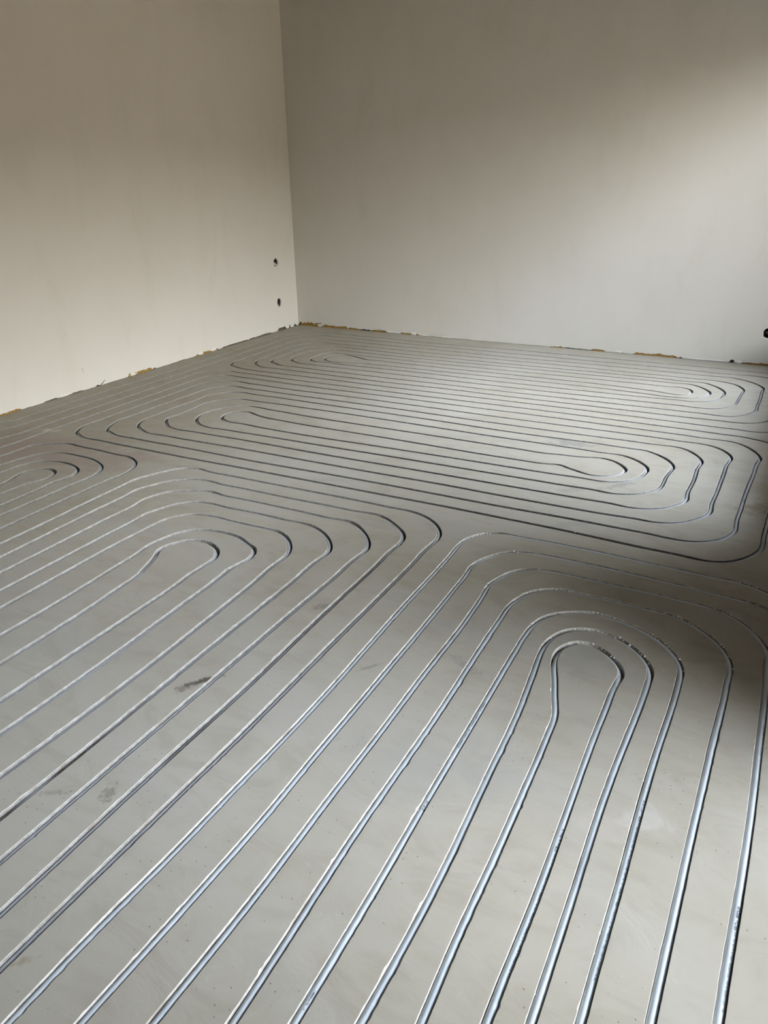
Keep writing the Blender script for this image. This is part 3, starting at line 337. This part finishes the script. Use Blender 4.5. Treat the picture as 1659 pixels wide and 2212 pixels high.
# ------------------------------------------------------------------ the pipes, one continuous tube per circuit
DIRT = {'left': [(2.511, -4.648, 2.511, -4.746, 1.0), (2.509, -4.895, 2.513, -4.875, 0.9), (2.709, -4.073, 2.711, -3.564, 0.5), (2.706, -4.463, 2.697, -4.589, 0.55), (2.502, -4.599, 2.503, -4.494, 0.5), (2.712, -4.274, 2.709, -4.073, 0.3)]}
LAB = {'back': 'grey heating pipe in the slots nearest the back wall, long runs parallel to that wall',
       'middle': 'grey heating pipe in the long hairpin slots across the middle of the floor',
       'left': 'grey heating pipe whose hairpins round one corner and run down the left foreground',
       'right': 'pale blue-grey heating pipe nested round the rough-edged loop at the right foreground',
       'side': 'grey heating pipe in the small nested loops at the left edge, near the left wall'}
NR = 16
for r in runs:
    drift = np.interp(np.arange(r.n), np.linspace(0, r.n-1, max(4, int(r.u[-1]/.5))), rng.standard_normal(max(4, int(r.u[-1]/.5))))
    off = drift*.0003+r.off; zc = PZC[r.key]+drift[::-1]*.0005
    ang = np.arange(NR)*2*PI/NR; co, si = np.cos(ang), np.sin(ang)
    C3 = np.concatenate([r.S+r.N*off[:, None], zc[:, None]], 1); N3 = np.concatenate([r.N, np.zeros((r.n, 1))], 1)
    A = C3[:, None, :]+PR*(N3[:, None, :]*co[None, :, None]+np.array([0, 0, 1.])[None, None, :]*si[None, :, None])
    q = [(i*NR+j, (i+1)*NR+j, (i+1)*NR+(j+1) % NR, i*NR+(j+1) % NR) for i in range(r.n-1) for j in range(NR)]
    q += [tuple(range(NR))[::-1], tuple((r.n-1)*NR+j for j in range(NR))]
    o = mesh_obj('heating_pipe', A.reshape(-1, 3).tolist(), q, MP if r.key == 'right' else MPD, smooth=True); r.pipe = o; r.C3 = C3  # darker, less blue pipe tone on every circuit except right
    o['label'] = LAB[r.key]; o['category'] = 'pipe'; o['group'] = 'underfloor heating pipes laid in milled slots'
    d = np.zeros(r.n)
    for (x0, y0, x1, y1, st) in DIRT.get(r.key, []):
        a = np.array([x0, y0]); b = np.array([x1, y1]); ab = b-a; t = np.clip(((r.S-a)@ab)/(ab@ab), 0, 1)
        dd = np.linalg.norm(r.S-(a+t[:, None]*ab), axis=1); d = np.maximum(d, st*np.clip(1.6-dd/.03, 0, 1))
    at = o.data.attributes.new('dirt', 'FLOAT', 'POINT'); at.data.foreach_set('value', np.repeat(smooth(d, 2), NR).astype(np.float32))
# black print on the pipes: rows of tiny strokes, unreadable as in the photograph
def printed(key, x0, y0, x1, y1, kind, ang):
    r = next(q for q in runs if q.key == key)
    i0 = int(np.argmin(np.hypot(r.S[:, 0]-x0, r.S[:, 1]-y0))); i1 = int(np.argmin(np.hypot(r.S[:, 0]-x1, r.S[:, 1]-y1)))
    u0, u1 = r.u[i0], r.u[i1]; sg = 1 if u1 > u0 else -1; Lg = abs(u1-u0); V, F = [], []
    side = 1 if r.N[i0][0] > 0 else -1
    def pt(u, th):
        c = np.array([np.interp(u, r.u, r.C3[:, i]) for i in range(3)]); nx = np.interp(u, r.u, r.N[:, 0])*side; ny = np.interp(u, r.u, r.N[:, 1])*side
        R2 = PR+.00022; return (c[0]+nx*math.cos(th)*R2, c[1]+ny*math.cos(th)*R2, c[2]+math.sin(th)*R2)
    def stroke(ua, ta, ub, tb, wd):
        ua, ub = u0+sg*ua, u0+sg*ub; dx, dt = ub-ua, (tb-ta)*PR; l = math.hypot(dx, dt) or 1; px_, pt_ = -dt/l*wd/2, dx/l*wd/2/PR
        b = len(V); ns_ = 4 if abs(tb-ta) > .1 else 1
        for q_ in range(ns_+1):
            f_ = q_/ns_; um, tm = ua+(ub-ua)*f_, ta+(tb-ta)*f_; V.extend([pt(um+px_, tm+pt_), pt(um-px_, tm-pt_)])
        for q_ in range(ns_): F.append((b+2*q_, b+2*q_+2, b+2*q_+3, b+2*q_+1))
    s = 0.0; hgt = .56 if kind == 'bold' else .28; a0 = ang
    while s < Lg:
        wch = random.uniform(.0018, .0028)*(1.7 if kind == 'bold' else 1); wd = .0011 if kind == 'bold' else .0007
        g = random.random()
        if g < .82:
            if random.random() < .8: stroke(s, a0, s+.0001, a0+hgt, wd)
            if random.random() < .6: stroke(s+wch, a0, s+wch+.0001, a0+hgt, wd)
            if random.random() < .6: stroke(s, a0+hgt, s+wch, a0+hgt, wd)
            if random.random() < .5: stroke(s, a0+hgt/2, s+wch, a0+hgt/2, wd)
            if random.random() < .5: stroke(s, a0, s+wch, a0, wd)
            if random.random() < .3: stroke(s, a0, s+wch, a0+hgt, wd)
        s += wch+.0009
        if random.random() < .12: s += .004
    o = mesh_obj('printed_mark', V, F, MINK if kind == 'bold' else MINK2, r.pipe)
    o['label'] = 'black print along the pipe' if kind == 'bold' else 'fine grey print along the pipe'
for a in [('right', 3.554, -4.399, 3.554, -4.452, 'bold', 0.75), ('right', 3.554, -4.461, 3.555, -4.738, 'fine', 0.85), ('right', 3.69, -4.246, 3.685, -4.302, 'bold', 0.75), ('right', 3.684, -4.309, 3.693, -4.684, 'fine', 1.0), ('right', 3.876, -4.424, 3.874, -4.48, 'bold', 0.75), ('right', 3.873, -4.485, 3.869, -4.635, 'fine', 0.9), ('right', 3.886, -3.877, 3.89, -4.012, 'fine', 0.9), ('right', 3.274, -4.107, 3.277, -4.28, 'fine', 1.3), ('right', 3.271, -4.446, 3.275, -4.489, 'bold', 0.9), ('right', 3.273, -4.899, 3.272, -4.945, 'fine', 1.2), ('right', 3.545, -3.825, 3.562, -3.922, 'fine', 0.9), ('middle', 3.552, -2.274, 3.552, -2.338, 'bold', 1.0), ('middle', 3.755, -2.444, 3.75, -2.482, 'bold', 1.0)]: printed(*a)

# ------------------------------------------------------------------ walls
def zone(zs, t):
    h = .002; 
    for (a, b, hh, kind) in zs:
        if a <= t <= b: e = min(1, (t-a)/.015, (b-t)/.015); h = max(h, hh*max(e, .25))
    n = noise.noise(Vector((t*34, 3.1, 0)))*.5+noise.noise(Vector((t*120, 1.1, 0)))*.35+noise.noise(Vector((t*9, 8, 0)))*.4
    return max(.0004, h*(1+.95*n)+.0022*max(0, n))
BACKZ = [(0,.05,.030,0),(.02,.25,.028,1),(.25,.50,.020,1),(.50,.62,.014,1),(.60,.73,.012,0),(.72,.88,.014,1),(.97,1.18,.012,1),(2.25,2.36,.009,1),(2.35,2.58,.006,0),(2.56,2.67,.011,1),(2.73,2.80,.008,0),(2.86,3.17,.015,1),(3.165,3.20,.012,0),(3.49,3.54,.016,0),(3.57,4.1,.013,1)]
LEFTZ = [(.03,.32,.020,0),(.40,.72,.010,0),(.72,1.06,.009,0),(1.10,1.36,.014,1),(1.46,1.56,.006,0),(1.765,1.80,.016,0),(1.80,2.03,.018,1),(2.26,2.31,.013,0),(2.40,2.70,.007,0),(2.85,3.1,.012,1)]
def wall(name, length, zs, mapf, back, mat, holes, flip):
    """plaster skin with a ragged lower edge and broken-out box holes; mapf(t, z, depth) -> point"""
    ts = np.arange(0, length+.001, .006); bot = [(float(t), zone(zs, float(t))) for t in ts]
    V = [Vector(b) for b in bot]+[Vector((length, CH)), Vector((0, CH))]; nb = len(bot)
    E = [(i, i+1) for i in range(nb+1)]+[(nb+1, 0)]; loops = []
    for (ht, hz, rt, rz, sd) in holes:
        L_ = []
        for i in range(30):
            a = i*2*PI/30; n = 1+.16*noise.noise(Vector((math.cos(a)*1.6+sd, math.sin(a)*1.6, sd)))+.10*noise.noise(Vector((math.cos(a)*5+sd, math.sin(a)*5, 2)))
            L_.append((ht+rt*math.cos(a)*n, hz+rz*math.sin(a)*n))
        b = len(V); V += [Vector(p) for p in L_]; E += [(b+i, b+(i+1) % 30) for i in range(30)]; loops.append((ht, hz, L_))
    cv2, _, cf2 = delaunay_2d_cdt(V, E, [], 0, 1e-7, False)[:3]
    def inside(p, L_):
        c = False
        for i in range(len(L_)):
            (x1, y1), (x2, y2) = L_[i-1], L_[i]
            if (y1 > p[1]) != (y2 > p[1]) and p[0] < (x2-x1)*(p[1]-y1)/(y2-y1)+x1: c = not c
        return c
    fs = []
    for f in cf2:
        cx = sum(cv2[i][0] for i in f)/3; cz = sum(cv2[i][1] for i in f)/3
        if cz < .08 and cz < np.interp(cx, ts, [b[1] for b in bot])-1e-6: continue
        if any(abs(cx-l[0]) < .06 and abs(cz-l[1]) < .06 and inside((cx, cz), l[2]) for l in loops): continue
        fs.append(tuple(f) if not flip else tuple(f)[::-1])
    Vs = [mapf(v[0], v[1], 0) for v in cv2]
    b = len(Vs)     # broken lower edge turned back into the gap
    Vs += [mapf(t, z, 0) for t, z in bot]+[mapf(t, z+.001, .012) for t, z in bot]
    fs += [(b+i, b+i+1, b+nb+i+1, b+nb+i) for i in range(nb-1)]
    o = struct(mesh_obj(name, Vs, fs, mat)); dp = .055
    for k_, (ht, hz, L_) in enumerate(loops):
        H = []; G = []
        for d_, sc_ in ((0, 1), (.004, .95), (.012, .93), (dp, .90)):
            for (x, z) in L_: H.append(mapf(ht+(x-ht)*sc_, hz+(z-hz)*sc_, d_))
        for j in range(3): G += [(j*30+i, j*30+(i+1) % 30, (j+1)*30+(i+1) % 30, (j+1)*30+i) for i in range(30)]
        G.append(tuple(90+i for i in range(30)))
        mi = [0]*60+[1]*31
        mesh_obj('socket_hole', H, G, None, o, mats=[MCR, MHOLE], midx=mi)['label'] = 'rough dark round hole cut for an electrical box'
    return o
wl = wall('wall_left', -NY, LEFTZ, lambda t, z, d: (-d, -t, z), .012, MWL, [(.273, .552, .034, .032, 1.3), (.266, .230, .030, .036, 4.1)], True)
wb = wall('wall_back', RX, BACKZ, lambda t, z, d: (t, d, z), .012, MWB, [(3.705, .211, .040, .036, 7.7)], False)
# what shows behind the broken plaster edge
def strip(name, zs, kindsel, mapf, mat, parent):
    k_ = 0
    for (a, b, h, kd) in zs:
        if kd != kindsel: continue
        n = max(4, int((b-a)/.004)); V = []; F = []
        for i in range(n+1):
            t = a+(b-a)*i/n
            for j, (zz, dd) in enumerate(((-.008, .001), (h*.55, .0015), (h*1.15, .005), (h*1.6, .0118))):
                q = noise.noise(Vector((t*140, zz*200, j)))*.0022
                V.append(mapf(t, zz+(q if j else 0), max(.0003, dd+q*.8)))
        F = [(i*4+j, (i+1)*4+j, (i+1)*4+j+1, i*4+j+1) for i in range(n) for j in range(3)]
        mesh_obj(name, V, F, mat, parent); k_ += 1
strip('insulation_foam', BACKZ, 1, lambda t, z, d: (t, d, z), MFOAM, wb)
strip('insulation_foam', LEFTZ, 1, lambda t, z, d: (-d, -t, z), MFOAM, wl)
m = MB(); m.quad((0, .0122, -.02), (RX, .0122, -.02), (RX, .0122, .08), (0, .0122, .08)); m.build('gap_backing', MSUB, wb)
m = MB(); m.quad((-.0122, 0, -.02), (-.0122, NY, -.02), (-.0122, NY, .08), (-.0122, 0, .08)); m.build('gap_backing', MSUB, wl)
# splinters of plaster and film that stand off the wall foot
def sliver(p0, p1, wd, mat, name, parent):
    a, b = Vector(p0), Vector(p1); d = (b-a).normalized(); n = d.cross(Vector((0, 0, 1)) if abs(d.z) < .8 else Vector((1, 0, 0))).normalized()*wd; u_ = d.cross(n).normalized()*wd
    m_ = MB(); m_.v = [tuple(a-n), tuple(a+n), tuple(a+u_), tuple(b-n*.3), tuple(b+n*.3), tuple(b+u_*.3)]; m_.f = [(0, 2, 1), (3, 4, 5), (0, 1, 4, 3), (1, 2, 5, 4), (2, 0, 3, 5)]
    return m_.build(name, mat, parent)
sliver((.875, -.003, .004), (.80, -.004, .030), .0022, MHOLE, 'film_scrap', wb)
sliver((1.255, -.002, .012), (1.40, -.002, .026), .0008, MSUB, 'film_scrap', wb)
sliver((.004, -2.262, .006), (.005, -2.225, .030), .0035, MHOLE, 'film_scrap', wl)
sliver((.0015, -2.384, .139), (.0015, -2.379, .103), .0011, MSUB, 'wall_scratch', wl)
for (x, z, s) in ((1.32, .077, .0035), (2.04, .047, .002), (3.49, .30, .003), (1.9, .9, .002)):
    V, F = [], []; lump(V, F, 0, 0, 0, s); mesh_obj('plaster_speck', [(x+a, -abs(c)*.6-.0002, z+b) for a, b, c in V], F, MCR, wb)
# white plaster smeared on the wall foot
for (parent, mapf, spots) in ((wb, lambda t, z, d: (t, -d, z), [(.905, .012, .03), (.96, .010, .05), (1.12, .016, .025), (1.22, .008, .05), (1.42, .007, .06), (1.66, .006, .05), (2.76, .012, .03), (3.29, .009, .07), (3.42, .010, .06), (3.55, .016, .022), (.22, .02, .02)]),
                              (wl, lambda t, z, d: (d, -t, z), [(.10, .018, .03), (.17, .016, .03), (1.30, .016, .03), (1.15, .014, .03), (1.98, .012, .03), (2.55, .010, .05)])):
    for (t0, z0, rr) in spots:
        V, F = [mapf(t0, z0*.7, .004)], []; n = 22
        for i in range(n):
            a = i*2*PI/n; q = 1+.5*noise.noise(Vector((math.cos(a)*2.4+t0*9, math.sin(a)*2.4, 1))); V.append(mapf(t0+math.cos(a)*rr*q, max(.0006, z0*.7+math.sin(a)*z0*.65*q), .0006))
        F = [(0, 1+i, 1+(i+1) % n) for i in range(n)]; mesh_obj('plaster_smear', V, F, MCR, parent)
# cable ends in the two box holes beside the corner
def stub(name, x, y, z, r_, l_, axis, mat, parent):
    V, F = [], []; n = 10
    for j in (0, 1):
        for i in range(n):
            a = i*2*PI/n; c, s = math.cos(a)*r_, math.sin(a)*r_
            V.append((x+(j*l_ if axis == 'x' else c), y+(c if axis == 'x' else j*l_), z+s))
    F = [(i, (i+1) % n, n+(i+1) % n, n+i) for i in range(n)]+[tuple(range(n)), tuple(range(n, 2*n))]
    return mesh_obj(name, V, F, mat, parent)
stub('conduit_stub', -.050, -.282, .543, .012, .042, 'x', MCOND, wl); stub('conduit_stub', -.050, -.262, .532, .009, .040, 'x', MCOND, wl)
stub('conduit_stub', -.050, -.284, .205, .011, .047, 'x', MCOND, wl)
stub('conduit_stub', 3.690, .050, .215, .007, -.030, 'y', MHOLE, wb)

# right wall with its window and the open garden door beside the camera
m = MB(); x0, x1 = RX, RX+WT
wy0, wy1, wz0, wz1 = WIN; dy0, dy1, dz0, dz1 = DOR
m.box(x0, x1, NY-.2, dy0, -.03, CH); m.box(x0, x1, dy1, wy0, -.03, CH); m.box(x0, x1, wy1, .2, -.03, CH)
m.box(x0, x1, dy0, dy1, dz1, CH); m.box(x0, x1, dy0, dy1, -.03, dz0)
m.box(x0, x1, wy0, wy1, wz1, CH); m.box(x0, x1, wy0, wy1, -.03, wz0)
struct(m.build('wall_right', MWO))
m = MB(); m.box(-.2, RX+WT, NY-.2, NY, -.03, CH); struct(m.build('wall_front', MWO))
m = MB(); m.box(-.2, RX+WT, NY-.2, .2, CH, CH+.2); struct(m.build('ceiling', MCEIL))
m = MB(); m.box(-60, 60, -60, 60, -.60, -.40); struct(m.build('ground_outside', MGR))
m = MB(); m.box(RX+9, RX+10, -18, 12, -.4, 3.2); struct(m.build('low_sky_blocker', MBLOCK))  # unseen wall added outside to block light from the low sky
m = MB(); m.box(-.3, RX+WT+.002, NY-.3, .3, -.25, -.06); struct(m.build('subfloor', MSUB))
m = MB(); m.box(-.25, -.0602, NY-.2, .25, -.25, CH+.2); m.box(-.25, RX+WT, .0602, .25, -.25, CH+.2); struct(m.build('wall_core', MSUB))
def glazing(name, y0, y1, z0, z1, n):
    e = bpy.data.objects.new(name, None); COL.objects.link(e); e.location = (RX+.16, (y0+y1)/2, z0); struct(e)
    def P_(nm, mb, mat): o = mb.build(nm, mat); o.parent = e; o.matrix_parent_inverse = Matrix.Translation(-e.location); return o
    f = .055; a, b = RX+.13, RX+.19; q = MB()
    q.box(a, b, y0, y1, z0, z0+f); q.box(a, b, y0, y1, z1-f, z1); q.box(a, b, y0, y0+f, z0+f, z1-f); q.box(a, b, y1-f, y1, z0+f, z1-f)
    for i in range(1, n): yc = y0+(y1-y0)*i/n; q.box(a, b, yc-.04, yc+.04, z0+f, z1-f)
    P_('frame', q, MFRAME)
    for i in range(n):
        ya, yb = y0+(y1-y0)*i/n+.045, y0+(y1-y0)*(i+1)/n-.045; g = MB(); g.box(RX+.155, RX+.161, ya, yb, z0+f, z1-f); P_('pane', g, MGL)
glazing('window_1', wy0, wy1, wz0, wz1, 2)
glazing('window_2', dy0, dy1, dz0, dz1, 2)
